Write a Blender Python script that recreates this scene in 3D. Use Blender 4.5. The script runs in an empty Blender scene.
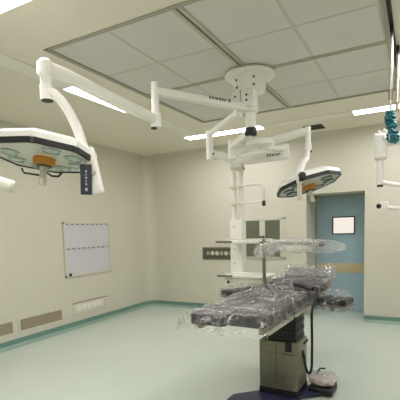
import bpy, bmesh, math, random
from mathutils import Vector, Matrix, noise
random.seed(7)
sc = bpy.context.scene
COL = sc.collection
PI = math.pi
V = Vector

# ------------------------------------------------------------------ materials
def lin(c):
    return tuple(((x/12.92) if x <= .04045 else ((x+.055)/1.055)**2.4) for x in c)
def rgb(r, g, b):
    return lin((r/255, g/255, b/255)) + (1,)
def mat(name, col, rough=.5, metal=0., vary=0., vscale=3., bump=0., bscale=40., coat=0., spec=.5):
    m = bpy.data.materials.new(name); m.use_nodes = True
    nt = m.node_tree; p = nt.nodes['Principled BSDF']
    p.inputs['Base Color'].default_value = col
    p.inputs['Roughness'].default_value = rough
    p.inputs['Metallic'].default_value = metal
    p.inputs['Coat Weight'].default_value = coat
    p.inputs['Specular IOR Level'].default_value = spec
    tc = nt.nodes.new('ShaderNodeTexCoord')
    if vary:
        n = nt.nodes.new('ShaderNodeTexNoise'); n.inputs['Scale'].default_value = vscale
        n.inputs['Detail'].default_value = 4
        nt.links.new(tc.outputs['Object'], n.inputs['Vector'])
        r = nt.nodes.new('ShaderNodeValToRGB')
        r.color_ramp.elements[0].position = .3; r.color_ramp.elements[1].position = .7
        r.color_ramp.elements[0].color = tuple(c*(1-vary) for c in col[:3]) + (1,)
        r.color_ramp.elements[1].color = tuple(min(1, c*(1+vary)) for c in col[:3]) + (1,)
        nt.links.new(n.outputs['Fac'], r.inputs['Fac'])
        nt.links.new(r.outputs['Color'], p.inputs['Base Color'])
    if bump:
        n = nt.nodes.new('ShaderNodeTexNoise'); n.inputs['Scale'].default_value = bscale
        nt.links.new(tc.outputs['Object'], n.inputs['Vector'])
        b = nt.nodes.new('ShaderNodeBump'); b.inputs['Strength'].default_value = bump
        b.inputs['Distance'].default_value = .01
        nt.links.new(n.outputs['Fac'], b.inputs['Height'])
        nt.links.new(b.outputs['Normal'], p.inputs['Normal'])
    return m
def emis(name, col, s):
    m = bpy.data.materials.new(name); m.use_nodes = True
    nt = m.node_tree; nt.nodes.clear()
    e = nt.nodes.new('ShaderNodeEmission'); e.inputs['Color'].default_value = col
    e.inputs['Strength'].default_value = s
    o = nt.nodes.new('ShaderNodeOutputMaterial'); nt.links.new(e.outputs[0], o.inputs[0])
    return m
def plastic(name, body=.03, tint=(.96, .96, .95, 1), scale=1., bump=.6, hi=.75, shine=1.5):
    """crinkled clear polythene film: see-through, with shiny slack areas and highlights painted white along thin creases"""
    m = bpy.data.materials.new(name); m.use_nodes = True
    nt = m.node_tree; nt.nodes.clear(); N = nt.nodes.new; L = nt.links.new
    def math_(op, a, b=None):
        n = N('ShaderNodeMath'); n.operation = op
        for k, x in enumerate((a, b)):
            if x is None: continue
            if isinstance(x, (int, float)): n.inputs[k].default_value = x
            else: L(x, n.inputs[k])
        return n.outputs[0]
    def ramp(x, a, b, c, d):
        n = N('ShaderNodeMapRange'); L(x, n.inputs[0])
        for k, v in enumerate((a, b, c, d)): n.inputs[k+1].default_value = v
        return n.outputs[0]
    tc = N('ShaderNodeTexCoord')
    def nz(sc_, det, dist):
        n = N('ShaderNodeTexNoise'); n.inputs['Scale'].default_value = sc_*scale; n.inputs['Detail'].default_value = det
        n.inputs['Distortion'].default_value = dist; L(tc.outputs['Object'], n.inputs['Vector']); return n.outputs['Fac']
    def vein(sc_, wdt, dist):
        return ramp(math_('ABSOLUTE', math_('SUBTRACT', nz(sc_, 2, dist), .5)), 0, wdt, 1, 0)
    slack = ramp(nz(4.2, 2, .4), .42, .60, 0, 1)
    creases = math_('MAXIMUM', vein(6.5, .020, 1.0), math_('MULTIPLY', vein(13., .026, .8), .42))
    creases = math_('MULTIPLY', creases, ramp(nz(9., 1, 0), .40, .60, .15, 1))
    out = N('ShaderNodeOutputMaterial'); tr = N('ShaderNodeBsdfTransparent'); tr.inputs[0].default_value = tint
    gl = N('ShaderNodeBsdfGlossy'); gl.inputs['Roughness'].default_value = .09
    df = N('ShaderNodeBsdfDiffuse'); df.inputs[0].default_value = (.86, .86, .85, 1)
    bp = N('ShaderNodeBump'); bp.inputs['Strength'].default_value = bump; bp.inputs['Distance'].default_value = .02
    L(math_('ADD', creases, nz(11., 3, 1.)), bp.inputs['Height']); L(bp.outputs['Normal'], gl.inputs['Normal'])
    fr = N('ShaderNodeLayerWeight'); fr.inputs['Blend'].default_value = .5; L(bp.outputs['Normal'], fr.inputs['Normal'])
    refl = math_('MULTIPLY', math_('POWER', fr.outputs['Facing'], 4.), ramp(slack, 0, 1, .30*shine, 1.0*shine))
    refl = math_('MINIMUM', math_('ADD', refl, .03), .9)
    milk_glints = math_('MINIMUM', math_('ADD', math_('MULTIPLY', creases, hi), ramp(slack, 0, 1, body, body*2.6)), .9)  # slack film is milky; white along the creases is painted-in highlight
    m1 = N('ShaderNodeMixShader'); L(milk_glints, m1.inputs[0]); L(tr.outputs[0], m1.inputs[1]); L(df.outputs[0], m1.inputs[2])
    m2 = N('ShaderNodeMixShader'); L(refl, m2.inputs[0]); L(m1.outputs[0], m2.inputs[1]); L(gl.outputs[0], m2.inputs[2])
    L(m2.outputs[0], out.inputs[0])
    return m

M = dict(
 wall=mat('wall_enamel', rgb(205,202,185), .34, vary=.015, vscale=1.2, spec=.35),
 ceil=mat('ceiling_enamel', rgb(236,229,213), .5, vary=.015, vscale=1.),
 floor=mat('floor_vinyl', rgb(196,206,195), .30, vary=.03, vscale=.9, spec=.4),
 base=mat('baseboard_vinyl', rgb(108,142,130), .45, vary=.03),
 cove=mat('cove_vinyl', rgb(142,168,155), .4, vary=.03),
 white=mat('white_enamel', rgb(238,237,229), .28, vary=.01),
 cream=mat('cream_enamel', rgb(220,216,198), .35, vary=.01),
 panel=mat('diffuser_mesh', rgb(216,213,207), .7, vary=.03, vscale=2.),
 frame=mat('grey_frame', rgb(165,163,148), .45),
 beam=mat('aluminium_beam', rgb(186,184,170), .4, .2),
 joint=mat('panel_joint', rgb(200,198,189), .6),
 unlit=mat('unlit_diffuser', rgb(242,240,228), .45),
 black=mat('black_rubber', rgb(22,22,24), .45),
 vinyl=mat('black_vinyl', rgb(28,28,32), .42, vary=.1, bump=.1),
 greyv=mat('grey_vinyl', rgb(112,113,116), .5, vary=.06),
 navy=mat('navy_plastic', rgb(42,44,74), .35),
 steel=mat('brushed_steel', rgb(134,131,114), .36, .5, vary=.05, vscale=4.),
 chrome=mat('chrome', rgb(205,200,190), .34, .9),
 rail=mat('steel_rail', rgb(150,146,132), .3, .9),
 dark=mat('dark_gap', rgb(45,45,42), .7),
 track=mat('dark_track', rgb(38,36,34), .5),
 vent=mat('vent_dark', rgb(74,70,62), .6),
 grille=mat('grille_enamel', rgb(160,148,128), .5, vary=.05, vscale=30),
 grille_hole=mat('grille_hole', rgb(110,100,84), .7),
 film=mat('film_viewer_screen', rgb(200,199,204), .3, vary=.01),
 clip=mat('clip_steel', rgb(168,158,150), .35, .4),
 door=mat('door_enamel', rgb(160,188,202), .4, vary=.02, vscale=2.),
 stripe=mat('door_rail', rgb(196,182,146), .4),
 sockpl=mat('socket_plate', rgb(118,110,88), .4, .2),
 socket=mat('socket_face', rgb(205,200,170), .35),
 glass=mat('olive_glass', rgb(104,108,90), .12, vary=.04, vscale=3.),
 shelfline=mat('glass_shelf', rgb(84,88,70), .3),
 amber=mat('amber_plastic', rgb(206,138,48), .35, vary=.08, vscale=20),
 lens=mat('lens_glass', rgb(186,200,198), .22, .6),
 lensrim=mat('lens_ring', rgb(58,66,68), .35),
 lens_pale=mat('lens_ring_pale', rgb(178,186,178), .3),
 under=mat('lamp_cover_glass', rgb(212,216,206), .18),
 handle=mat('translucent_handle', rgb(214,208,192), .3),
 tag=mat('charcoal_tag', rgb(52,54,66), .45),
 print=mat('print_white', rgb(190,190,196), .5),
 ink=mat('print_ink', rgb(70,70,68), .5),
 teal=mat('teal_plastic', rgb(20,108,120), .35, vary=.25, vscale=30.),
 pinkbag=mat('pink_pad', rgb(196,178,176), .4, vary=.06),
 glow=emis('lamp_glow', lin((1., .985, 1.0))+(1,), 15.),
 litpane=emis('lit_window', lin((.98, .945, .90))+(1,), .52),
 film_clear=plastic('clear_polythene', scale=.74, body=.016, hi=.6, shine=2.2),
 film_milky=plastic('milky_polythene', body=.12, hi=.4),
 film_tube=plastic('tube_polythene', body=.13, hi=.35, bump=.3, shine=.8),
 film_thin=plastic('thin_polythene', body=.03, hi=.6),
)

# ------------------------------------------------------------------ mesh helpers
def bmn(): return bmesh.new()
def box(bm, lo, hi, bev=0., mtx=None, seg=2):
    lo = V(lo); hi = V(hi)
    t = bmesh.new()
    bmesh.ops.create_cube(t, size=1)
    bmesh.ops.scale(t, vec=hi-lo, verts=t.verts)
    bmesh.ops.translate(t, vec=(lo+hi)/2, verts=t.verts)
    if bev: bmesh.ops.bevel(t, geom=t.edges[:], offset=bev, segments=seg, affect='EDGES', profile=.6)
    merge(bm, t, mtx); return bm
def merge(bm, t, mtx=None):
    if mtx is not None: bmesh.ops.transform(t, matrix=mtx, verts=t.verts)
    me = bpy.data.meshes.new('tmp'); t.to_mesh(me); t.free()
    bm.from_mesh(me); bpy.data.meshes.remove(me)
def frame(o, z, xh=None):
    z = V(z).normalized()
    h = V(xh) if xh is not None else (V((0,0,1)) if abs(z.z) < .9 else V((1,0,0)))
    x = (h - z*h.dot(z)).normalized(); y = z.cross(x)
    return Matrix(((x.x,y.x,z.x,o[0]),(x.y,y.y,z.y,o[1]),(x.z,y.z,z.z,o[2]),(0,0,0,1)))
def lathe(bm, prof, mtx=None, n=28, a0=0.):
    """prof: list of (radius, height); surface of revolution about local z"""
    t = bmesh.new(); rings = []
    for r, h in prof:
        if r < 1e-6: rings.append([t.verts.new((0,0,h))])
        else: rings.append([t.verts.new((r*math.cos(a0+2*PI*i/n), r*math.sin(a0+2*PI*i/n), h)) for i in range(n)])
    for a, b in zip(rings, rings[1:]):
        for i in range(n):
            j = (i+1) % n
            if len(a) == 1 and len(b) == 1: continue
            if len(a) == 1: t.faces.new((a[0], b[i], b[j]))
            elif len(b) == 1: t.faces.new((a[i], a[j], b[0]))
            else: t.faces.new((a[i], a[j], b[j], b[i]))
    if len(rings[0]) > 1: t.faces.new(list(reversed(rings[0])))
    if len(rings[-1]) > 1: t.faces.new(rings[-1])
    bmesh.ops.recalc_face_normals(t, faces=t.faces[:])
    merge(bm, t, mtx); return bm
def cyl(bm, a, b, r, r2=None, n=24, bev=.0):
    a = V(a); b = V(b); L = (b-a).length; r2 = r if r2 is None else r2
    e = bev or min(r, r2)*.12
    return lathe(bm, [(0,0),(r-e,0),(r,e),(r2,L-e),(r2-e,L),(0,L)], frame(a, b-a), n)
def tube(bm, pts, r, n=14, rx=None, smooth=0):
    """sweep an ellipse (r vertical, rx sideways) along pts; r may be a list"""
    P = [V(p) for p in pts]
    if smooth:
        Q = []
        for i in range(len(P)-1):
            p0 = P[max(i-1,0)]; p1 = P[i]; p2 = P[i+1]; p3 = P[min(i+2,len(P)-1)]
            for k in range(smooth):
                t = k/smooth
                Q.append(.5*((2*p1)+(p2-p0)*t+(2*p0-5*p1+4*p2-p3)*t*t+(3*p1-p0-3*p2+p3)*t**3))
        Q.append(P[-1]); 
        if isinstance(r, (list, tuple)):
            r = [r[min(int(i/smooth), len(r)-2)]*(1-(i/smooth-min(int(i/smooth),len(r)-2))) + r[min(int(i/smooth),len(r)-2)+1]*(i/smooth-min(int(i/smooth),len(r)-2)) for i in range(len(Q))]
        P = Q
    t = bmesh.new(); rings = []; side = None
    for i, p in enumerate(P):
        d = (P[min(i+1,len(P)-1)] - P[max(i-1,0)]).normalized()
        if side is None:
            up = V((0,0,1)) if abs(d.z) < .95 else V((0,1,0))
            side = d.cross(up).normalized()
        side = (side - d*side.dot(d)).normalized(); up = side.cross(d)
        ri = r[i] if isinstance(r, (list, tuple)) else r
        rs = ri*((rx/(r[0] if isinstance(r,(list,tuple)) else r)) if rx else 1)
        rings.append([t.verts.new(p + side*math.cos(2*PI*k/n)*rs + up*math.sin(2*PI*k/n)*ri) for k in range(n)])
    for a, b in zip(rings, rings[1:]):
        for k in range(n): t.faces.new((a[k], a[(k+1)%n], b[(k+1)%n], b[k]))
    t.faces.new(rings[0]); t.faces.new(rings[-1])
    bmesh.ops.recalc_face_normals(t, faces=t.faces[:])
    merge(bm, t); return bm
def prism(bm, poly, z0, z1, bev=0., mtx=None):
    t = bmesh.new()
    a = [t.verts.new((x,y,z0)) for x,y in poly]; b = [t.verts.new((x,y,z1)) for x,y in poly]
    n = len(poly)
    t.faces.new(list(reversed(a))); t.faces.new(b)
    for i in range(n): t.faces.new((a[i], a[(i+1)%n], b[(i+1)%n], b[i]))
    bmesh.ops.recalc_face_normals(t, faces=t.faces[:])
    if bev: bmesh.ops.bevel(t, geom=t.edges[:], offset=bev, segments=2, affect='EDGES')
    merge(bm, t, mtx); return bm
def beam_arm(bm, a, b, w, h, bev=.012, ext=0.):
    """square section arm from a to b"""
    a = V(a); b = V(b); d = b-a; L = d.length; d.normalize()
    x = d; y = V((0,0,1)).cross(d).normalized(); z = x.cross(y)
    m = Matrix(((x.x,y.x,z.x,a.x),(x.y,y.y,z.y,a.y),(x.z,y.z,z.z,a.z),(0,0,0,1)))
    box(bm, (-ext,-w/2,-h/2), (L+ext,w/2,h/2), bev, m, 3); return bm

def obj(name, bm, m, parent=None, smooth=True, loc=None):
    """link bm (written in world coordinates, or in the parent's frame if the parent is flagged local) as ONE object"""
    me = bpy.data.meshes.new(name); 
    if parent is not None and not parent.get('_local'):
        off = V(parent.get('_org', (0,0,0))); bmesh.ops.translate(bm, vec=-off, verts=bm.verts)
    if loc is not None: bmesh.ops.translate(bm, vec=-V(loc), verts=bm.verts)
    bm.to_mesh(me); bm.free()
    me.materials.append(M[m])
    o = bpy.data.objects.new(name, me); COL.objects.link(o)
    if loc is not None: o.location = loc
    if smooth:
        for p in me.polygons: p.use_smooth = True
        try:
            me.set_sharp_from_angle(angle=math.radians(38))
        except Exception: pass
    if parent is not None:
        o.parent = parent
        if '_org' in parent: o['_org'] = parent['_org']
        if '_local' in parent: o['_local'] = 1
    return o
def tag(o, label, cat, group=None, kind=None):
    o['label'] = label; o['category'] = cat
    if group: o['group'] = group
    if kind: o['kind'] = kind
    return o
def thing(name, label, cat, loc, rotz=0., group=None, local=False):
    o = bpy.data.objects.new(name, None); o.empty_display_size = .1; COL.objects.link(o)
    o.location = loc; o.rotation_euler = (0,0,rotz); o['_org'] = tuple(loc)
    if local: o['_local'] = 1
    return tag(o, label, cat, group)
def struct(name, bm, m, parent=None, smooth=False):
    o = obj(name, bm, m, parent, smooth)
    if parent is None: o['kind'] = 'structure'
    return o
def copy_tree(o, parent=None):
    c = o.copy(); COL.objects.link(c)
    if parent is not None: c.parent = parent
    for ch in list(o.children): copy_tree(ch, c)
    return c

# ------------------------------------------------------------------ room shell
XL, XR, YB, YF, ZC = -4.95, 2.0, 6.89, -1.2, 3.07
DX0, DX1, DZ, DD = -1.67, -.75, 2.09, .75          # door recess
PX0, PX1, PY0, PY1 = -2.72, -.24, 2.47, 5.22       # ceiling air diffuser opening
b = box(bmn(), (XL-.3,YF-.3,-.1), (XR+.3,YB+.001,0)); box(b, (DX0,YB,-.1), (DX1,YB+DD+.1,0)); struct('floor', b, 'floor')
b = bmn()
for lo, hi in (((XL-.2,YF-.2),(PX0,YB+.2)),((PX1,YF-.2),(XR+.2,YB+.2)),((PX0,YF-.2),(PX1,PY0)),((PX0,PY1),(PX1,YB+.2))):
    box(b, (lo[0],lo[1],ZC), (hi[0],hi[1],ZC+.15))
struct('ceiling', b, 'ceil')
struct('wall_left', box(bmn(), (XL-.2,YF-.2,0), (XL,YB+.2,ZC)), 'wall')
struct('wall_right', box(bmn(), (XR,YF-.2,0), (XR+.2,YB+.2,ZC)), 'wall')
struct('wall_front', box(bmn(), (XL,YF-.2,0), (XR,YF,ZC)), 'wall')
b = box(bmn(), (XL,YB,0), (DX0,YB+DD+.1,ZC)); box(b, (DX1,YB,0), (XR,YB+DD+.1,ZC)); box(b, (DX0,YB,DZ), (DX1,YB+DD+.1,ZC))
struct('wall_back', b, 'wall')
struct('wall_recess', box(bmn(), (DX0,YB+DD+.05,0), (DX1,YB+DD+.1,DZ)), 'wall')
# rounded inside corner between left and back wall
def fillet(R, x, y, z0, z1, inset=0.):
    poly = [(x,y)]
    for i in range(13):
        a = PI/2 + (PI/2)*i/12     # centre (x+R, y-R)
        poly.append((x+R+(R-inset)*math.cos(a), y-R+(R-inset)*math.sin(a)))
    return poly
b = prism(bmn(), fillet(.24, XL, YB, 0, ZC), 0, ZC); o = struct('trim_1', b, 'wall', smooth=True)
# cove between wall and ceiling
def ccove(p0, p1, inward, R=.07):
    t = bmesh.new(); p0 = V(p0); p1 = V(p1); inw = V(inward)
    prof = [(0,0)] + [(R-R*math.cos(PI/2*i/8), -(R-R*math.sin(PI/2*i/8))) for i in range(9)]
    A = [t.verts.new(p0+inw*u+V((0,0,w))) for u,w in prof]; B = [t.verts.new(p1+inw*u+V((0,0,w))) for u,w in prof]
    n = len(prof)
    for i in range(n): t.faces.new((A[i],A[(i+1)%n],B[(i+1)%n],B[i]))
    t.faces.new(A); t.faces.new(list(reversed(B)))
    bmesh.ops.recalc_face_normals(t, faces=t.faces[:]); return t
struct('trim_2', ccove((XL,YF,ZC),(XL,YB-.2,ZC),(1,0,0)), 'wall', smooth=True)
struct('trim_3', ccove((XL+.2,YB,ZC),(XR,YB,ZC),(0,-1,0)), 'wall', smooth=True)
# coved vinyl baseboards: a dark upstand and a lighter strip turned out onto the floor
def baseboard(name, path, m1='base', m2='cove', h=.1):
    def sweep(prof):
        t = bmesh.new(); rows = []
        for (x,y),(nx,ny) in path:
            rows.append([t.verts.new((x+nx*u, y+ny*u, w)) for u,w in prof])
        n = len(prof)
        for a, c in zip(rows, rows[1:]):
            for i in range(n): t.faces.new((a[i],a[(i+1)%n],c[(i+1)%n],c[i]))
        t.faces.new(rows[0]); t.faces.new(list(reversed(rows[-1])))
        bmesh.ops.recalc_face_normals(t, faces=t.faces[:]); return t
    o = struct(name, sweep([(-.01,.0),(.014,.0),(.014,h-.006),(.008,h),(-.01,h)]), m1)
    c = obj('cove_strip', sweep([(.013,.0),(.013,.035),(.02,.018),(.035,.006),(.085,.004),(.085,.0)]), m2, o)
    return o
R = .24
baseboard('baseboard_left', [((XL,YF),(1,0)), ((XL,YB-R),(1,0))] + [((XL+R+R*math.cos(PI-PI/2*i/10), YB-R+R*math.sin(PI-PI/2*i/10)), (-math.cos(PI-PI/2*i/10), -math.sin(PI-PI/2*i/10))) for i in range(1,6)])
baseboard('baseboard_back', [((XL+R+R*math.cos(PI-PI/2*i/10), YB-R+R*math.sin(PI-PI/2*i/10)), (-math.cos(PI-PI/2*i/10), -math.sin(PI-PI/2*i/10))) for i in range(5,11)] + [((DX0,YB),(0,-1))])
baseboard('baseboard_right', [((DX1,YB),(0,-1)), ((XR,YB),(0,-1)), ])
# blue door at the back of the recess
d = thing('door_1', 'blue sliding door with small lit window at the end of the recess', 'door', (DX0,YB+DD-.02,0)); d['kind'] = 'structure'
b = bmn(); y0, y1 = YB+DD-.03, YB+DD+.03
wx0, wx1, wz0, wz1 = -1.375, -.985, 1.39, 1.71
for lo, hi in (((DX0+.02,0.004),(wx0,DZ-.03)),((wx1,0.004),(DX1-.01,DZ-.03)),((wx0,0.004),(wx1,wz0)),((wx0,wz1),(wx1,DZ-.03))):
    box(b, (lo[0],y0,lo[1]), (hi[0],y1,hi[1]))
obj('door_leaf', b, 'door', d, False)
b = bmn()
for lo, hi in (((wx0,wz0),(wx0+.02,wz1)),((wx1-.02,wz0),(wx1,wz1)),((wx0,wz0),(wx1,wz0+.02)),((wx0,wz1-.02),(wx1,wz1))):
    box(b, (lo[0],y0-.012,lo[1]), (hi[0],y0+.02,hi[1]))
wf = obj('window_frame', b, 'dark', d, False)
obj('window_pane', box(bmn(), (wx0+.02,y0+.005,wz0+.02), (wx1-.02,y0+.012,wz1-.02)), 'litpane', wf, False)
obj('bumper_rail', box(bmn(), (DX0+.025,y0-.014,.70), (DX1-.015,y0,.87), .004), 'stripe', d)
b = box(bmn(), (DX0,YB+DD-.12,0), (DX0+.022,YB+DD+.04,DZ)); box(b, (DX0,YB+DD-.12,DZ-.03), (DX1,YB+DD+.04,DZ)); struct('trim_4', b, 'frame')

# ------------------------------------------------------------------ ceiling fittings
t = thing('ceiling_air_diffuser', 'large grey square laminar airflow diffuser filling the ceiling centre', 'air diffuser', (-1.48,3.845,ZC))
b = bmn(); f = .022
for lo, hi in (((PX0-.02,PY0-.02),(PX0+f,PY1+.02)),((PX1-f,PY0-.02),(PX1+.02,PY1+.02)),((PX0,PY0-.02),(PX1,PY0+f)),((PX0,PY1-f),(PX1,PY1+.02))):
    box(b, (lo[0],lo[1],ZC-.006), (hi[0],hi[1],ZC+.05))
obj('frame', b, 'frame', t, False)
cx, cy = -1.48, 3.845
xs = [PX0+f, -2.09, cx, -.86, PX1-f]; ys = [PY0+f, 3.18, cy, 4.50, PY1-f]
for i in range(4):
    for j in range(4):
        obj('mesh_panel', box(bmn(), (xs[i]+.014,ys[j]+.014,ZC+.003), (xs[i+1]-.014,ys[j+1]-.014,ZC+.009), .002), 'panel', t, False)
obj('backing', box(bmn(), (PX0,PY0,ZC+.006), (PX1,PY1,ZC+.09)), 'joint', t, False)
b = box(bmn(), (cx-.042,PY0+.01,ZC-.008), (cx-.009,PY1-.01,ZC+.03), .004); box(b, (cx+.009,PY0+.01,ZC-.008), (cx+.042,PY1-.01,ZC+.03), .004)
obj('crossbar', b, 'beam', t)
b = box(bmn(), (PX0+.01,cy-.032,ZC-.005), (PX1-.01,cy-.008,ZC+.03), .004); box(b, (PX0+.01,cy+.008,ZC-.005), (PX1-.01,cy+.032,ZC+.03), .004)
o = obj('crossbar', b, 'beam', t)
b = box(bmn(), (PX0+.03,cy-.012,ZC+.004), (PX1-.03,cy+.012,ZC+.02)); box(b, (cx-.014,PY0+.03,ZC+.004), (cx+.014,PY1-.03,ZC+.02))
obj('seam', b, 'shelfline', t, False)

lights = [  # x0,x1,y0,y1,lit,label
 (-3.42,-2.10,5.85,6.07,1,'lit ceiling light strip above the back wall, left of the equipment column'),
 (-2.09,-.82,5.85,6.07,0,'unlit white ceiling light strip between the two lit strips along the back wall'),
 (-.81,.51,5.85,6.07,1,'lit ceiling light strip above the back wall near the hanging chrome poles'),
 (-3.31,-3.08,3.18,4.52,1,'lit ceiling light strip running along the left wall behind the long lamp arm'),
 (-3.31,-3.08,1.93,3.17,0,'unlit ceiling light strip at the left wall beside the corner of the diffuser'),
 (-3.31,-3.08,4.53,5.84,0,'unlit ceiling light strip near the far left room corner'),
 (-3.42,-2.10,1.66,1.92,1,'lit ceiling light strip in the upper left corner of the photo'),
 (.10,.34,3.18,4.52,1,'lit ceiling light strip beyond the right edge of the photo'),
 (-.81,.51,1.66,1.92,1,'lit ceiling light strip in front of the diffuser, above the photo'),
 (-2.09,-.82,.0,.26,1,'lit ceiling light strip behind the camera'),
]
for x0,x1,y0,y1,lit,lab in lights:
    t = thing('ceiling_light', lab, 'ceiling light', ((x0+x1)/2,(y0+y1)/2,ZC), group='recessed ceiling light strips')
    b = bmn(); g = .008
    for lo, hi in (((x0,y0),(x0+g,y1)),((x1-g,y0),(x1,y1)),((x0,y0),(x1,y0+g)),((x0,y1-g),(x1,y1))):
        box(b, (lo[0],lo[1],ZC-.008), (hi[0],hi[1],ZC+.002))
    obj('housing', b, 'ceil', t, False)
    obj('diffuser', box(bmn(), (x0+g,y0+g,ZC-.006), (x1-g,y1-g,ZC+.002)), 'glow' if lit else 'unlit', t, False)

t = thing('ceiling_vent', 'small dark square air vent on the ceiling beside the far lamp elbow', 'vent', (-1.44,6.45,ZC))
obj('backing', box(bmn(), (-1.58,6.31,ZC-.006), (-1.30,6.59,ZC+.002)), 'dark', t, False)
b = bmn()
for k in range(9): box(b, (-1.58,6.315+k*.031,ZC-.014), (-1.30,6.327+k*.031,ZC-.006))
obj('slats', b, 'vent', t, False)

# ------------------------------------------------------------------ left wall fittings
t = thing('film_viewer', 'square pale lavender x-ray film viewer with two rows of clips on left wall', 'film viewer', (XL,5.14,.86))
b = bmn(); fy0,fy1,fz0,fz1 = 4.585,5.675,.845,1.735
for lo, hi in (((fy0,fz0),(fy0+.03,fz1)),((fy1-.03,fz0),(fy1,fz1)),((fy0,fz0),(fy1,fz0+.03)),((fy0,fz1-.03),(fy1,fz1))):
    box(b, (XL,lo[0],lo[1]), (XL+.022,hi[0],hi[1]))
obj('frame', b, 'wall', t, False)
obj('screen', box(bmn(), (XL,fy0+.03,fz0+.03), (XL+.014,fy1-.03,fz1-.03)), 'film', t, False)
for row, (z, n) in enumerate(((fz1-.04,9),(1.30,9))):
    for k in range(n):
        y = fy0+.085+k*(fy1-fy0-.17)/(n-1)
        c = box(bmn(), (XL+.012,y-.020,z-.011), (XL+.032,y+.020,z+.011), .004)
        obj('film_clip', c, 'clip', t)
obj('clip_bar', box(bmn(), (XL+.012,fy0+.03,1.312), (XL+.017,fy1-.03,1.322)), 'film', t, False)
obj('switch', box(bmn(), (XL+.012,fy0+.075,fz0+.012), (XL+.034,fy0+.115,fz0+.062), .004), 'black', t)

def wall_grille(y0, y1, lab):
    z0, z1 = .195, .355
    t = thing('air_grille', lab, 'air grille', (XL,(y0+y1)/2,z0), group='return air grilles low on the left wall')
    b = bmn()
    for lo, hi in (((y0-.035,z0-.03),(y0,z1+.03)),((y1,z0-.03),(y1+.035,z1+.03)),((y0,z0-.03),(y1,z0)),((y0,z1),(y1,z1+.03))):
        box(b, (XL,lo[0],lo[1]), (XL+.006,hi[0],hi[1]))
    obj('frame', b, 'wall', t, False)
    obj('backing', box(bmn(), (XL,y0,z0), (XL+.002,y1,z1)), 'grille_hole', t, False)
    b = bmn(); n = 12
    for k in range(n): box(b, (XL+.002,y0,z0+.002+k*(z1-z0)/n), (XL+.005,y1,z0+.002+(k+.62)*(z1-z0)/n))
    for k in range(40): box(b, (XL+.002,y0+k*(y1-y0)/40,z0), (XL+.0055,y0+(k+.5)*(y1-y0)/40,z1))
    obj('mesh', b, 'grille', t, False)
wall_grille(3.705, 4.465, 'brown mesh return air grille on left wall, the wider visible one beside the socket panel')
wall_grille(2.82, 3.58, 'brown mesh return air grille cut off by the left edge of the photo')

t = thing('socket_panel', 'white wall panel of power sockets below the x-ray film viewer', 'socket panel', (XL,5.1,.2))
b = bmn(); y0,y1,z0,z1 = 4.71,5.51,.205,.395
box(b, (XL,y0,z0), (XL+.012,y1,z1), .004); obj('plate', b, 'cream', t)
obj('top_edge', box(bmn(), (XL,y0-.01,z1-.003), (XL+.02,y1+.01,z1+.012)), 'clip', t, False)
for k in range(5):
    y = y0+.11+k*.125
    s = obj('socket', box(bmn(), (XL+.010,y-.04,.27), (XL+.019,y+.04,.35), .006), 'white', t)
    b = bmn()
    for dy,dz in ((-.015,.0),(.015,.0),(0,.02)): box(b, (XL+.0185,y+dy-.003,.30+dz), (XL+.0196,y+dy+.003,.318+dz))
    obj('slot', b, 'clip', s, False)
for k in range(3):
    b = lathe(bmn(), [(0,0),(.014,0),(.012,.006),(0,.006)], frame((XL+.011,y1-.05,.25+k*.045),(1,0,0)), 14); obj('terminal', b, 'clip', t)

# ------------------------------------------------------------------ back wall fittings
t = thing('gas_outlet_panel', 'dark olive wall strip with a row of bright round outlets left of the column', 'outlet panel', (-3.36,YB,.97))
obj('plate', box(bmn(), (-3.675,YB-.014,.97), (-2.98,YB,1.205), .004), 'sockpl', t)
obj('inset', box(bmn(), (-3.65,YB-.017,.99), (-3.0,YB-.013,1.185)), 'shelfline', t, False)
for k in range(6):
    x = -3.55+k*.095
    s = obj('outlet', lathe(bmn(), [(0,0),(.04,0),(.036,.014),(.018,.014),(.016,.006),(0,.006)], frame((x,YB-.016,1.09),(0,-1,0)), 18), 'socket' if k in (1,2,4) else 'clip', t)

t = thing('wall_cabinet', 'recessed wall cabinet with two olive glass doors behind the column', 'cabinet', (-2.44,YB,.98))
cx0,cx1,cz0,cz1 = -2.86,-2.03,.99,1.72
b = bmn(); g=.045
for lo, hi in (((cx0,cz0),(cx0+g,cz1)),((cx1-g,cz0),(cx1,cz1)),((cx0,cz0),(cx1,cz0+.03)),((cx0,cz1-.03),(cx1,cz1))):
    box(b, (lo[0],YB-.014,lo[1]), (hi[0],YB+.01,hi[1]), .003)
obj('frame', b, 'wall', t)
for x0, x1, hx in ((cx0+.045,-2.45,-2.475),(-2.447,cx1-.045,-2.42)):
    b = bmn(); q = .05; z0,z1 = cz0+.03, cz1-.03
    for lo, hi in (((x0,z0),(x0+q,z1)),((x1-q,z0),(x1,z1)),((x0,z0),(x1,z0+.012)),((x0,z1-.012),(x1,z1))):
        box(b, (lo[0],YB-.024,lo[1]), (hi[0],YB-.012,hi[1]), .002)
    dr = obj('door', b, 'wall', t)
    obj('pane', box(bmn(), (x0+q,YB-.016,z0+.012), (x1-q,YB-.010,z1-.012)), 'glass', dr, False)
    for z in (1.22,1.50): obj('shelf_edge', box(bmn(), (x0+q,YB-.018,z), (x1-q,YB-.0155,z+.012)), 'shelfline', dr, False)
    obj('handle', box(bmn(), (hx-.013,YB-.05,1.33), (hx+.013,YB-.02,1.41), .005), 'black', dr)

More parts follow.
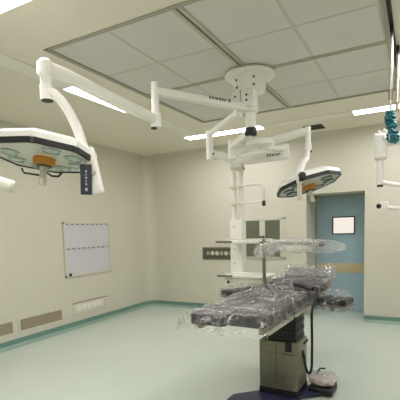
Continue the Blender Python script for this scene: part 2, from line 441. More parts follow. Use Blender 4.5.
# ------------------------------------------------------------------ ceiling mount
MX, MY = -1.48, 3.86
t = thing('ceiling_mount', 'round cream ceiling mount with drop pipe and black end cap', 'ceiling mount', (MX,MY,ZC))
obj('flange', lathe(bmn(), [(0,0),(.235,0),(.25,.012),(.245,.03),(.22,.04),(0,.04)], Matrix.Translation((MX,MY,ZC-.045)), 40), 'white', t)
obj('cover', lathe(bmn(), [(0,0),(.14,0),(.15,.012),(.165,.13),(.17,.145),(0,.145)], Matrix.Translation((MX,MY,ZC-.185)), 40), 'white', t)
for a in (4.15,5.3):
    for z in (-.09,-.16): obj('bolt', lathe(bmn(), [(0,0),(.010,0),(.010,.012),(0,.012)], frame((MX+.155*math.cos(a),MY+.155*math.sin(a),ZC+z),(math.cos(a),math.sin(a),0)), 10), 'ink', t)
k1 = obj('clamp_block', box(bmn(), (MX-.155,MY-.13,ZC-.335), (MX-.055,MY+.0,ZC-.18), .012), 'white', t)
k2 = obj('clamp_block', box(bmn(), (MX-.05,MY-.12,ZC-.335), (MX+.075,MY+.02,ZC-.18), .012), 'white', t)
for kb, x in ((k1,MX-.105),(k2,MX+.01)):
    for dz in (-.24,-.29): obj('screw', lathe(bmn(), [(0,0),(.010,0),(.010,.01),(0,.01)], frame((x,MY-.127,ZC+dz),(0,-1,0)), 10), 'ink', kb)
obj('drop_pipe', cyl(bmn(), (MX,MY,ZC-.53), (MX,MY,ZC-.18), .05), 'white', t)
obj('end_cap', lathe(bmn(), [(0,0),(.054,0),(.06,.01),(.06,.06),(.054,.072),(0,.072)], Matrix.Translation((MX,MY,ZC-.598)), 28), 'black', t)

# ------------------------------------------------------------------ surgical lamps
def marks(bm, mtx, widths, h, gap=.3, th=.002):
    """a row of small illegible printed strokes along local x, standing on local xz plane, facing -y"""
    x = 0
    for w in widths:
        if w > 0:
            box(bm, (x, -th, 0), (x+w*h*.35, 0, h), 0, mtx); box(bm, (x, -th, h*.75), (x+w*h*.8, 0, h), 0, mtx)
            box(bm, (x+w*h*.5, -th, 0), (x+w*h*.8, 0, h*.7), 0, mtx)
        x += abs(w)*h + gap*h
    return bm
CAM_R = V((.879,.475,-.029)); CAM_F = V((-.475,.875,-.095))
def lamp_head(root, ctr, n, e1h, Rr, ph, rimmat):
    n = V(n).normalized(); e1 = V(e1h); e1 = (e1-n*e1.dot(n)).normalized(); e2 = n.cross(e1)
    T = Matrix(((e1.x,e2.x,n.x,ctr[0]),(e1.y,e2.y,n.y,ctr[1]),(e1.z,e2.z,n.z,ctr[2]),(0,0,0,1)))
    def octo(r): return [(r*math.cos(ph+k*PI/4), r*math.sin(ph+k*PI/4)) for k in range(8)]
    def ring(bm, prof):
        t = bmesh.new(); rows = [[t.verts.new((x,y,h)) for x,y in octo(r)] for r,h in prof]
        for a, c in zip(rows, rows[1:]+rows[:1]):
            for i in range(8): t.faces.new((a[i],a[(i+1)%8],c[(i+1)%8],c[i]))
        bmesh.ops.recalc_face_normals(t, faces=t.faces[:])
        bmesh.ops.bevel(t, geom=[e for e in t.edges if abs((e.verts[0].co-e.verts[1].co).z) > .2*e.calc_length() and e.verts[0].co.xy.length > .9*Rr], offset=.02, segments=3, affect='EDGES')
        merge(bm, t, T); return bm
    b = bmn(); t = bmesh.new()
    rows = [[t.verts.new((x,y,h)) for x,y in octo(r)] for r,h in ((Rr*.985,.012),(Rr*.97,.05),(Rr*.86,.078),(Rr*.45,.10),(Rr*.2,.105))]
    for a, c in zip(rows, rows[1:]):
        for i in range(8): t.faces.new((a[i],a[(i+1)%8],c[(i+1)%8],c[i]))
    t.faces.new(rows[-1]); t.faces.new(list(reversed(rows[0]))); bmesh.ops.recalc_face_normals(t, faces=t.faces[:]); merge(b, t, T)
    sh = obj('housing', b, 'white', root)
    obj('bumper_band', ring(bmn(), [(Rr*.985,-.022),(Rr*1.0,-.018),(Rr*1.0,.014),(Rr*.96,.016),(Rr*.95,-.02)]), 'black', root)
    un = obj('cover_glass', prism(bmn(), octo(Rr*.955), -.016, .008, 0, T), 'under', root, False)
    for k in range(7):
        a = ph+PI/8+k*PI/4
        if k == 7: continue
        p = T @ V((Rr*.62*math.cos(a), Rr*.62*math.sin(a), -.016))
        rm = obj('lens', lathe(bmn(), [(0,0),(Rr*.175,0),(Rr*.175,.008),(Rr*.15,.012),(Rr*.145,.006),(0,.006)], frame(p,-n,e1), 24), rimmat, root)
        obj('lens_glass', lathe(bmn(), [(0,0),(Rr*.148,0),(Rr*.11,.006),(0,.010)], frame(p-n*.006,-n,e1), 24), 'lens', rm)
    hb = obj('handle_mount', lathe(bmn(), [(0,0),(Rr*.21,0),(Rr*.21,.028),(Rr*.18,.05),(0,.05)], frame(T@V((0,0,-.014)),-n,e1), 28), 'amber', root)
    obj('mount_ring', lathe(bmn(), [(0,0),(Rr*.15,0),(Rr*.14,.012),(0,.012)], frame(T@V((0,0,-.062)),-n,e1), 24), 'lensrim', hb)
    obj('handle', lathe(bmn(), [(0,0),(.026,0),(.022,.02),(.022,.085),(.026,.105),(.02,.118),(0,.12)], frame(T@V((0,0,-.072)),-n,e1), 20), 'handle', root)
    return T

# ---- near lamp on the long left arm
A0 = V((-1.515,3.80,2.735)); A1 = V((-1.982,2.938,2.735)); AE = V((-2.142,1.924,2.63)); AC = V((-2.142,1.874,2.066))
t = thing('surgical_lamp', 'large octagonal surgical lamp with black rim at left, on the long white arm', 'surgical lamp', (MX,MY,2.735), group='ceiling surgical lamps')
LA = t
b = beam_arm(bmn(), (MX,MY,2.735), A1, .075, .07, .02); cyl(b, (MX,MY,2.69), (MX,MY,2.78), .075)
bo = obj('boom', b, 'white', t)
d = (V((MX,MY,0))-V((A1.x,A1.y,0))).normalized(); nrm = V((0,0,1)).cross(d)
if nrm.dot(CAM_F) > 0: nrm = -nrm
p0 = V((MX,MY,2.735)) - d*.52 + nrm*.0385 + V((0,0,.008))
mt = Matrix(((d.x,-nrm.x,0,p0.x),(d.y,-nrm.y,0,p0.y),(d.z,-nrm.z,1,p0.z),(0,0,0,1)))
obj('brand_lettering', marks(bmn(), mt, (1,.9,.5,1,1,1,.8,-.5,1.4), .024), 'ink', bo, False)
obj('joint_post', cyl(bmn(), A1+V((0,0,.075)), A1-V((0,0,.25)), .032), 'white', t)
kn = obj('joint_knuckle', cyl(bmn(), A1-V((0,0,.30)), A1-V((0,0,.18)), .046), 'white', t)
obj('joint_cap', lathe(bmn(), [(0,0),(.026,0),(.026,.012),(0,.012)], Matrix.Translation(A1-V((.01,.02,.312))), 18), 'dark', kn)
b = tube(bmn(), [A1-V((0,0,.235)), A1.lerp(AE,.12)-V((0,0,.2)), AE.lerp(A1,.14)+V((0,0,-.018)), AE], [.040,.042,.046,.052], rx=.036, n=18)
obj('spring_arm', b, 'white', t)
b = tube(bmn(), [A1-V((-.0,.0,.262)), A1.lerp(AE,.3)-V((0,0,.205)), AE.lerp(A1,.2)-V((0,0,.07))], .012); obj('arm_cover_seam', b, 'unlit', t)
b = cyl(bmn(), AE+V((0,0,-.06)), AE+V((0,0,.055)), .055, .05, bev=.02); cyl(b, AE+V((0,0,-.14)), AE+V((0,0,-.03)), .036); cyl(b, AE+V((0,0,-.20)), AE+V((0,0,-.10)), .043)
el = obj('elbow', b, 'white', t)
obj('elbow_socket', lathe(bmn(), [(0,0),(.038,0),(.038,.006),(0,.006)], Matrix.Translation(AE-V((0,0,.206))), 20), 'black', el)
b = tube(bmn(), [AE+V((.012,.0,-.15)),(-2.085,1.935,2.465),(-2.02,1.962,2.38),(-1.952,1.984,2.235),(-1.912,1.992,2.10),(-1.89,1.998,2.03)], [.026,.028,.031,.033,.034,.034], smooth=5)
obj('curved_arm', b, 'white', t)
nA = V((0,0,1)) + CAM_R*.10 + V((-.475,.875,0))*.14
TA = lamp_head(t, AC, nA, CAM_R, .338, -PI/2+.15, 'lens_pale')
# yoke on the right side
yt = V((-1.885,2.0,2.075)); yb = V((-1.83,2.005,1.825))
b = bmn(); y = (yb-yt).normalized(); m_ = frame(yt, y, CAM_R)
box(b, (-.045,-.03,-.035), (.045,.03,.275), .025, m_, 3); yk = obj('yoke', b, 'white', t)
bx_ = lathe(bmn(), [(0,0),(.012,0),(.012,.006),(0,.006)], frame(yt.lerp(yb,.55)+V((.02,0,0))-CAM_F*.032, -CAM_F), 14); obj('yoke_screw', bx_, 'clip', yk)
tp = V((-1.862,1.945,1.90)); m_ = frame(tp, (0.05,0,1), CAM_R)
tg = obj('control_panel', box(bmn(), (-.036,-.006,-.095), (.036,.006,.095), .004, m_), 'tag', t)
b = bmn()
for k,(w) in enumerate((.012,.008,.012,.009,.012)): box(b, (-.004+(.012-w)*.5,-.0075,.045-k*.02), (-.004+w,.0075,.057-k*.02), 0, m_)
box(b, (-.006,-.0075,-.072), (.010,.0075,-.052), 0, m_)
obj('panel_print', b, 'print', tg, False)
# dark bracket handle under the far rim
b = tube(bmn(), [TA@V((-.25,.23,-.03)),TA@V((-.24,.25,-.055)),TA@V((-.13,.27,-.06)),TA@V((-.08,.27,-.04)),TA@V((-.05,.27,-.06)),TA@V((.0,.27,-.06)),TA@V((.02,.27,-.03))], .008, n=8)
obj('grab_rail', b, 'black', t)

# ---- far lamp
B0 = V((MX,MY,2.50)); B1 = V((-1.896,4.339,2.49)); BE = V((-1.034,4.352,2.555)); BC = V((-1.022,4.294,1.995))
t = thing('surgical_lamp', 'smaller surgical lamp with dark lenses hanging in front of the doorway', 'surgical lamp', (MX,MY,2.50), group='ceiling surgical lamps')
b = beam_arm(bmn(), B0+V((0,0,0)), B1, .07, .06, .018); obj('boom', b, 'white', t)
obj('joint_post', cyl(bmn(), B1+V((0,0,.07)), B1-V((0,0,.14)), .045), 'white', t)
obj('spring_arm', tube(bmn(), [B1-V((0,0,.06)), B1.lerp(BE,.5)-V((0,0,.025)), BE.lerp(B1,.1)+V((0,0,-.005)), BE], [.05,.05,.043,.038], rx=.042, n=18), 'white', t)
b = cyl(bmn(), BE-V((0,0,.21)), BE+V((0,0,.04)), .028); cyl(b, BE-V((0,0,.20)), BE-V((0,0,.13)), .036); el = obj('elbow', b, 'white', t)
obj('elbow_socket', lathe(bmn(), [(0,0),(.02,0),(.02,.01),(0,.01)], Matrix.Translation(BE-V((-.02,.0,.222))), 16), 'black', el)
obj('curved_arm', tube(bmn(), [BE-V((0,0,.18)), BE+V((-.005,-.04,-.28)),(-1.045,4.20,2.22),(-1.04,4.06,2.12),(-1.033,4.0,2.05)], [.026,.03,.032,.032,.03], smooth=5), 'white', t)
nB = V((0,0,1)) - CAM_R*.24 + V((-.475,.875,0))*.20
TB = lamp_head(t, BC, nB, CAM_R, .345, -PI/2+.35, 'lensrim')
yp = V((-1.032,3.985,2.03))
m_ = frame(yp, (0,0.03,-1), CAM_R)
yk = obj('yoke', box(bmn(), (-.03,-.022,-.07), (.03,.022,.05), .018, m_, 3), 'white', t)
obj('pivot_knob', lathe(bmn(), [(0,0),(.038,0),(.034,.02),(0,.024)], frame(yp+V((.03,-.02,.02)), (CAM_R*.4-CAM_F)), 20), 'black', yk)
obj('control_panel', box(bmn(), (-.022,-.005,.03), (.022,.005,.215), .003, m_), 'handle', t)

# ------------------------------------------------------------------ equipment pendant
PXc, PYc = -1.985, 4.69
t = thing('equipment_pendant', 'white ceiling pendant column with shelves standing between table and back wall', 'equipment pendant', (PXc,PYc,.9))
HUB = V((MX+.055,MY+.10,2.40))
obj('swivel_hub', lathe(bmn(), [(0,0),(.10,0),(.135,.02),(.14,.045),(.11,.075),(.05,.085),(0,.085)], Matrix.Translation(HUB-V((0,0,.03))), 36), 'white', t)
TE = V((-1.468,4.902,2.43))
b = tube(bmn(), [HUB, HUB.lerp(TE,.5)+V((0,0,.02)), TE+V((0,0,.08))], .04, rx=.05, n=16); obj('upper_arm', b, 'white', t)
obj('arm_joint', cyl(bmn(), TE+V((0,0,-.045)), TE+V((0,0,.125)), .075, .07), 'white', t)
ta = obj('main_arm', beam_arm(bmn(), (PXc,PYc,2.385), TE, .12, .105, .025, ext=.03), 'white', t)
d = (TE-V((PXc,PYc,2.385))).normalized(); nrm = V((d.y,-d.x,0)).normalized(); 
if nrm.dot(CAM_F) > 0: nrm = -nrm
up = d.cross(V((-nrm.x,-nrm.y,0))); up = V((0,0,1)) if up.z == 0 else up*(1 if up.z > 0 else -1)
p0 = V((PXc,PYc,2.385)) + d*.36 + nrm*.061 - V((0,0,.005))
mt = Matrix(((d.x,-nrm.x,up.x,p0.x),(d.y,-nrm.y,up.y,p0.y),(d.z,-nrm.z,up.z,p0.z),(0,0,0,1)))
obj('brand_lettering', marks(bmn(), mt, (1,.8,1,.6,1,.8), .026), 'ink', ta, False)
C1 = V((-2.25,4.47,2.70))
b = tube(bmn(), [V((MX-.105,MY-.065,2.70)), V((MX-.105,MY-.065,2.70)).lerp(C1,.1), C1], .036, n=16); cyl(b, (MX-.105,MY-.065,2.65), (MX-.105,MY-.065,2.74), .045); obj('side_boom', b, 'white', t)
obj('side_post', cyl(bmn(), C1+V((0,0,.04)), C1-V((0,0,.30)), .04, .042), 'white', t)
b = tube(bmn(), [C1-V((0,0,.23)), C1.lerp(V((PXc,PYc,2.46)),.4)-V((0,0,.15)), V((PXc-.04,PYc-.03,2.39))], [.055,.05,.045], n=16); sa = obj('side_arm', b, 'white', t)
obj('arm_screw', lathe(bmn(), [(0,0),(.012,0),(.012,.008),(0,.008)], frame(C1-V((-.06,.02,.25))-CAM_F*.04, -CAM_F), 12), 'dark', sa)
b = cyl(bmn(), (PXc,PYc,2.30), (PXc,PYc,2.37), .085, .075); obj('column_head', b, 'white', t)
b = bmn(); box(b, (PXc-.085,PYc-.05,2.27), (PXc+.085,PYc+.05,2.31), .012); obj('clamp_collar', b, 'cream', t)
for s in (-1,1):
    q = V((PXc,PYc,0)) + CAM_R*(.043*s); q.z = 0
    obj('column_tube', cyl(bmn(), q+V((0,0,1.60)), q+V((0,0,2.28)), .030), 'white', t)
b = bmn(); m0 = frame((PXc,PYc,0), (0,0,1), (1,0,0))
box(b, (PXc-.085,PYc-.075,.93), (PXc+.075,PYc+.075,1.66), .012); cb = obj('column_body', b, 'white', t)
for z in (1.58,1.30,1.12): obj('body_screw', lathe(bmn(), [(0,0),(.009,0),(.009,.006),(0,.006)], frame((PXc-.03,PYc-.076,z),(0,-1,0)), 10), 'clip', cb)
# bent handle bar high on the column
h0 = V((PXc+.03,PYc-.04,2.07)); hd = V((.93,-.36,0)).normalized()
b = tube(bmn(), [h0, h0+hd*.30, h0+hd*.375+V((0,0,-.04)), h0+hd*.40+V((0,0,-.12)), h0+hd*.40+V((0,0,-.22))], .014, smooth=6, n=12)
hb = obj('handle_bar', b, 'white', t)
b = tube(bmn(), [h0+V((0,0,-.205)), h0+hd*.39+V((0,0,-.205))], .012, n=12); obj('cross_rod', b, 'white', t)
obj('rod_knob', cyl(bmn(), h0+hd*.40+V((0,0,-.26)), h0+hd*.40+V((0,0,-.20)), .02), 'dark', hb)
for z in (2.07,1.865): obj('rod_clamp', box(bmn(), (PXc-.075,PYc-.085,z-.02), (PXc+.06,PYc-.045,z+.02), .006), 'cream', t)
# shelves
def shelf(z, x0, x1, y0, y1, th, railx):
    s = obj('shelf', box(bmn(), (x0,y0,z-th), (x1,y1,z), .008), 'white', t)
    b = bmn(); box(b, (railx,y0-.02,z-.022), (x0+.12,y0,z+.004), .004); obj('equipment_rail', b, 'rail', s)
    b = tube(bmn(), [(x1-.01,y0+.02,z+.018),(x0+.01,y0+.02,z+.018)], .006, n=8); obj('shelf_lip', b, 'cream', s)
    return s
shelf(1.415, PXc-.03, PXc+.58, PYc-.42, PYc-.07, .03, PXc-.01-.10)
s = shelf(1.015, PXc-.03, PXc+.50, PYc-.42, PYc-.07, .03, PXc-.10)
dw = obj('drawer', box(bmn(), (PXc-.02,PYc-.40,.885), (PXc+.46,PYc-.09,.984), .012), 'cream', t)
obj('drawer_knob', lathe(bmn(), [(0,0),(.014,0),(.018,.012),(0,.016)], frame((PXc+.03,PYc-.40,.935),(0,-1,0)), 14), 'ink', dw)

# ------------------------------------------------------------------ right side: suspended arm, iv track and poles
t = thing('iv_track', 'dark iv rail running along the ceiling at the right edge', 'ceiling rail', (-.207,3.2,ZC))
b = box(bmn(), (-.222,.6,ZC-.022), (-.216,4.4,ZC)); box(b, (-.200,.6,ZC-.022), (-.194,4.4,ZC)); box(b, (-.222,.6,ZC-.006), (-.194,4.4,ZC)); obj('channel', b, 'track', t, False)
o = obj('end_stop', box(bmn(), (-.226,4.39,ZC-.026), (-.190,4.41,ZC), .003), 'track', t)
def iv_pole(x, y, zb, lab):
    t = thing('iv_pole', lab, 'iv pole', (x,y,ZC-.03), group='chrome poles hanging from the ceiling rail')
    b = box(bmn(), (x-.012,y-.03,ZC-.06), (x+.012,y+.03,ZC-.012), .005); obj('carriage', b, 'black', t)
    obj('carriage_hook', tube(bmn(), [(x,y,ZC-.07),(x,y-.02,ZC-.1),(x,y,ZC-.13)], .012, n=10), 'chrome', t)
    obj('outer_tube', cyl(bmn(), (x,y,2.55), (x,y,ZC-.11), .0125), 'chrome', t)
    obj('inner_tube', cyl(bmn(), (x,y,zb), (x,y,2.57), .0095), 'chrome', t)
    obj('pole_collar', cyl(bmn(), (x,y,2.52), (x,y,2.60), .016), 'rail', t)
    b = bmn()
    for a in (0, PI/2):
        c, s_ = math.cos(a), math.sin(a)
        tube(b, [(x-.05*c,y-.05*s_,zb+.05),(x-.045*c,y-.045*s_,zb+.02),(x-.02*c,y-.02*s_,zb+.03),(x,y,zb+.03),(x+.02*c,y+.02*s_,zb+.03),(x+.045*c,y+.045*s_,zb+.02),(x+.05*c,y+.05*s_,zb+.05)], .005, n=8)
    obj('hook_cross', b, 'chrome', t)
    return t
iv_pole(-.208, 3.56, 2.20, 'chrome iv pole hanging from the ceiling rail, left of the pair')
iv_pole(-.180, 3.96, 2.44, 'chrome iv pole hanging from the ceiling rail, partly behind the first pole')
# bundle of teal tape on the lower end of the poles
b = bmn(); rr = random.Random(3)
for k in range(26):
    f_ = k/25; p = V((-.214+.010*math.sin(k*2.1)+.035*f_, 3.56-.01*f_, 2.43-.23*f_))
    pts = []; r0 = .020+.010*math.sin(k*1.7)+.012*f_; tilt = V((rr.uniform(-.5,.5), rr.uniform(-.5,.5), 1)).normalized(); mm = frame(p, tilt)
    for q in range(8): a = q/7*2*PI*.92; pts.append(mm @ V((r0*math.cos(a), r0*math.sin(a), rr.uniform(-.008,.008))))
    tube(b, pts, .0085, n=7)
tag(obj('coiled_tubing', b, 'teal', loc=(-.208,3.56,2.30)), 'bunch of teal plastic coils hung on the chrome poles', 'tubing')

t = thing('ceiling_suspension', 'white jointed ceiling arm with elbow and handle bars at the right edge', 'ceiling arm', (.75,3.9,ZC))
E1 = V((-.285,3.69,2.245)); 
obj('mount_flange', lathe(bmn(), [(0,0),(.14,0),(.15,.02),(.15,.04),(0,.04)], Matrix.Translation((.75,3.9,ZC-.04)), 30), 'white', t)
obj('drop_post', cyl(bmn(), (.75,3.9,2.2), (.75,3.9,ZC-.03), .05), 'white', t)
obj('spring_arm', tube(bmn(), [(.75,3.9,2.28), (.2,3.79,2.27), E1+V((.06,.01,.0)), E1], [.055,.052,.05,.048], n=18), 'white', t)
el = obj('elbow', cyl(bmn(), E1-V((0,0,.16)), E1+V((0,0,.05)), .05, bev=.018), 'white', t)
b = bmn(); rr = random.Random(5)
for k in range(14):
    q = E1+V((rr.uniform(-.03,.09),rr.uniform(-.03,.03),.045+rr.uniform(0,.012)))
    tube(b, [q, q+V((rr.uniform(-.03,.03),rr.uniform(-.02,.02),rr.uniform(-.0,.03))), q+V((rr.uniform(-.04,.04),rr.uniform(-.03,.03),.0))], .008, n=6)
obj('torn_wrap', b, 'unlit', el)
obj('swivel_tube', cyl(bmn(), E1-V((0,0,.36)), E1-V((0,0,.14)), .026), 'white', t)
obj('tube_cap', cyl(bmn(), E1-V((0,0,.375)), E1-V((0,0,.35)), .024), 'dark', t)
obj('upper_bar', tube(bmn(), [E1-V((0,0,.335)), E1+V((.25,-.06,-.405)), E1+V((.5,-.12,-.44))], .016, n=12), 'white', t)
obj('side_bar', tube(bmn(), [E1+V((.5,-.12,-.44)), E1+V((.53,-.13,-.5)), E1+V((.5,-.12,-.60))], .016, smooth=4, n=12), 'white', t)
obj('lower_bar', tube(bmn(), [E1+V((.5,-.12,-.60)), E1+V((.25,-.06,-.575)), E1+V((.06,-.02,-.548))], .016, n=12), 'white', t)
hd_ = E1+V((.012,-.03,-.535))
hk = obj('end_block', box(bmn(), hd_-V((.012,.025,.035)), hd_+V((.055,.025,.035)), .012), 'white', t)
obj('end_knob', cyl(bmn(), hd_-V((.022,.026,.0)), hd_-V((.0,.0,.0)), .02), 'black', hk)

t = thing('support_arm', 'white tubular arm end poking in below the large lamp at left', 'support arm', (-2.46,1.22,ZC))
tip = V((-1.955,1.481,1.826)); bk = V((-2.25,1.335,1.935))
b = cyl(bmn(), bk, tip, .034, .034); ar = obj('tube_end', b, 'white', t)
obj('tube_cap', cyl(bmn(), tip-(tip-bk).normalized()*.005, tip+(tip-bk).normalized()*.012, .031), 'cream', ar)
obj('bend', tube(bmn(), [bk+(tip-bk)*.1, bk, (-2.36,1.275,1.985),(-2.44,1.23,2.08),(-2.46,1.22,2.2)], .031, smooth=5), 'white', t)
obj('drop_post', cyl(bmn(), (-2.46,1.22,2.18), (-2.46,1.22,ZC-.02), .034), 'white', t)
obj('mount_flange', lathe(bmn(), [(0,0),(.12,0),(.13,.02),(.13,.04),(0,.04)], Matrix.Translation((-2.46,1.22,ZC-.04)), 28), 'white', t)

# ------------------------------------------------------------------ operating table (local frame: x across, y towards the head)
RT = math.radians(-2.0); TO = V((-1.19,3.62,0))
t = thing('operating_table', 'black padded operating table on a steel column in the room centre', 'operating table', TO, RT, local=True)
OT = t
poly = [(-.28,-.95),(-.28,-.34),(-.105,-.16),(-.105,.18),(.29,.18),(.36,.25),(.44,.22),(.44,.02),(.31,-.10),(.22,-.34),(.22,-.95)]
obj('base', prism(bmn(), poly, .012, .038, .008), 'navy', t)
for x,y in ((-.24,-.86),(.18,-.86),(-.06,.12),(.20,.12)):
    w = obj('caster', cyl(bmn(), (x-.02,y,.026), (x+.02,y,.026), .026), 'black', t)
    obj('caster_bracket', box(bmn(), (x-.028,y-.02,.026), (x+.028,y+.02,.05), .006), 'dark', w)
obj('foot_housing', box(bmn(), (.31,.03,.012), (.535,.27,.082), .025, None, 3), 'black', t)
cA = (-.076,-.18); cB = (.28,.125)
b = box(bmn(), (cA[0],cA[1],.09), (cB[0],cB[1],.535), .006); cl = obj('column', b, 'steel', t)
b = bmn()
for z in (.22,.32,.43): box(b, (cA[0]-.001,cA[1]-.0015,z-.0009), (cB[0]+.001,cB[1]+.001,z+.0009))
box(b, (.085,cA[1]-.0015,.13), (.090,cA[1]+.01,.53)); obj('panel_seam', b, 'ink', cl, False)
obj('skirt', box(bmn(), (cA[0]+.01,cA[1]+.01,.03), (cB[0]-.01,cB[1]-.01,.12), .004), 'black', t)
obj('column_skirt', box(bmn(), (cA[0]-.004,cA[1]-.004,.03), (cB[0]+.004,cB[1]+.004,.095), .004), 'black', t)  # black trim, also standing in for the dark base reflected in the steel
obj('hose_notch', box(bmn(), (.170,cA[1]-.004,.45), (.232,cA[1]+.02,.537), .003), 'black', cl)
mt = Matrix.Translation((.15,cA[1]-.001,.418)); obj('brand_lettering', marks(bmn(), mt, (1,.8,.8,.8,.8,.6), .017), 'ink', cl, False)
obj('side_vent', box(bmn(), (cB[0]-.002,.02,.47), (cB[0]+.004,.16,.50), .002), 'dark', cl)
b = bmn(); n = 7
for k in range(n):
    z0 = .535+k*.036; q = .005 if k % 2 else 0
    box(b, (-.02+q,-.15+q,z0), (.262-q,.12-q,z0+.038), .008)
obj('bellows', b, 'black', t)
ZM = .93
# steel frame and side rails
b = box(bmn(), (-.20,-.22,.775), (.26,.34,.81), .006); obj('saddle', b, 'steel', t)
b = bmn()
for (u0,u1,v0,v1) in ((-.27,-.235,-.95,.95),(.235,.27,-.95,.95),(-.27,.27,-.35,-.31),(-.27,.27,.30,.34),(-.27,.27,.91,.95)):
    box(b, (u0,v0,.80), (u1,v1,.845), .005)
obj('bed_frame', b, 'steel', t)
for s in (-1,1):
    for v0,v1 in ((-.93,-.38),(-.30,.28),(.36,.88)):
        x = .305*s
        r = obj('side_rail', box(bmn(), (x-.008,v0,.80), (x+.008,v1,.832), .003), 'chrome', t)
        for v in (v0+.08,v1-.08): obj('rail_spacer', box(bmn(), (min(x,.262*s),v-.02,.808), (max(x,.262*s),v+.02,.826)), 'steel', r)
def pad(u0,u1,v0,v1,z0,z1,m='vinyl',rx=0.,hinge=None):
    b = box(bmn(), (u0,v0,z0), (u1,v1,z1), .014, None, 3)
    if rx:
        mm = Matrix.Translation((0,hinge[0],hinge[1])) @ Matrix.Rotation(rx,4,'X') @ Matrix.Translation((0,-hinge[0],-hinge[1]))
        bmesh.ops.transform(b, matrix=mm, verts=b.verts)
    return b
obj('leg_pad', pad(-.29,-.004,-1.02,-.36,.845,ZM), 'vinyl', t)
obj('leg_pad', pad(.004,.29,-.96,-.36,.845,ZM), 'vinyl', t)
obj('seat_pad', pad(-.29,.29,-.345,.31,.845,ZM), 'vinyl', t)
obj('back_pad', pad(-.29,.29,.325,.62,.845,ZM+.005), 'vinyl', t)
obj('shoulder_pad', pad(-.29,.32,.635,.92,.85,ZM+.015,rx=math.radians(7),hinge=(.635,.87)), 'vinyl', t)
hp = obj('head_pad', pad(-.20,.325,.94,1.17,.93,1.005,rx=math.radians(19),hinge=(.94,.93)), 'greyv', t)
obj('head_bracket', box(bmn(), (-.12,.86,.86), (-.08,1.12,.885), .004), 'steel', t); obj('head_bracket', box(bmn(), (.20,.86,.86), (.24,1.12,.885), .004), 'steel', t)
# arm boards
def armboard(c, ang, L, W, lab=None):
    mm = Matrix.Translation(c) @ Matrix.Rotation(ang,4,'Z')
    a = obj('arm_board', box(bmn(), (-W/2,-L/2,-.055), (W/2,L/2,-.035), .006, mm), 'steel', t)
    n = 3; q = L/n
    for k in range(n):
        b = bmn(); box(b, (-W/2,-L/2+k*q+.012,-.035), (W/2,-L/2+(k+1)*q-.012,.025), .018, mm, 3); obj('arm_pad', b, 'vinyl', a)
    return a
al = armboard((-.50,.40,.885), math.radians(-28), .50, .15)
obj('arm_bracket', box(bmn(), (-.42,.30,.80), (-.29,.36,.835), .006), 'steel', t)
ar_ = armboard((.49,.36,.85), math.radians(78), .30, .22)
b = box(bmn(), (.29,.33,.79), (.44,.39,.822), .006); cyl(b, (.46,.36,.74), (.46,.36,.83), .018); obj('arm_bracket', b, 'steel', t)
b = lathe(bmn(), [(0,0),(.03,0),(.034,.012),(.03,.024),(0,.026)], frame((.56,.36,.775),(0,0,1)), 16); obj('bracket_knob', b, 'black', t)

def to_world(p): 
    c, s_ = math.cos(RT), math.sin(RT); return V((TO.x+p[0]*c-p[1]*s_, TO.y+p[0]*s_+p[1]*c, p[2]))
# hand controller and cable
t = thing('hand_controller', 'black hand controller with looped cable hooked on the table side', 'controller', to_world((.33,.17,.94)))
pts = [(.02,-.02,.985),(.12,-.02,.985),(.20,-.02,.975)]
obj('grip', tube(bmn(), [to_world((.10,.36,.985)), to_world((.22,.28,.985)), to_world((.345,.17,.975))], [.020,.027,.024], rx=.034, n=12), 'black', t)
obj('hook', tube(bmn(), [to_world((.335,.175,.978)), to_world((.372,.145,.955)), to_world((.374,.08,.90)), to_world((.368,.03,.84))], .018, n=12), 'black', t)
obj('cable', tube(bmn(), [to_world(p) for p in ((.370,.05,.87),(.364,.0,.80),(.364,-.01,.68),(.366,-.01,.54),(.365,-.01,.40),(.362,-.01,.28),(.345,-.01,.225),(.322,-.01,.235),(.302,-.01,.30),(.292,-.01,.38),(.276,-.01,.43))], .012, smooth=6, n=10), 'black', t)

# ------------------------------------------------------------------ crinkled plastic over the table
def ridge(p, s):
    return 1-abs(noise.noise(p*s))*2.2
def wrinkle(u, v, z=0):
    p = V((u,v,z))
    r1 = max(0, ridge(p+V((3.1,1.7,0)), 4.2))**5; r2 = max(0, ridge(V((u*1.0,v*1.6,5.+z)), 8.))**4; r3 = max(0, ridge(V((u+v*.6,v-.5*u,9.+z)), 15.))**4
    r4 = max(0, ridge(V((u*.8,v*2.2,14.+z)), 3.2))**3
    if v < -.38: r1 *= .45; r2 *= .5
    return .026*r1 + .014*r2 + .004*r3 + .014*r4*(1 if v > -.5 else .35)
def top_z(v):
    pts = ((-2,0),(.60,.004),(.64,.022),(.92,.056),(.96,.085),(1.16,.160),(3,.160))
    for (a,za),(c,zc) in zip(pts, pts[1:]):
        if a <= v <= c: return ZM+.004+za+(zc-za)*(v-a)/(c-a)
    return ZM
nu, nv = 110, 220
U0, V0, V1 = .40, -1.17, 1.20
b = bmn(); G = []
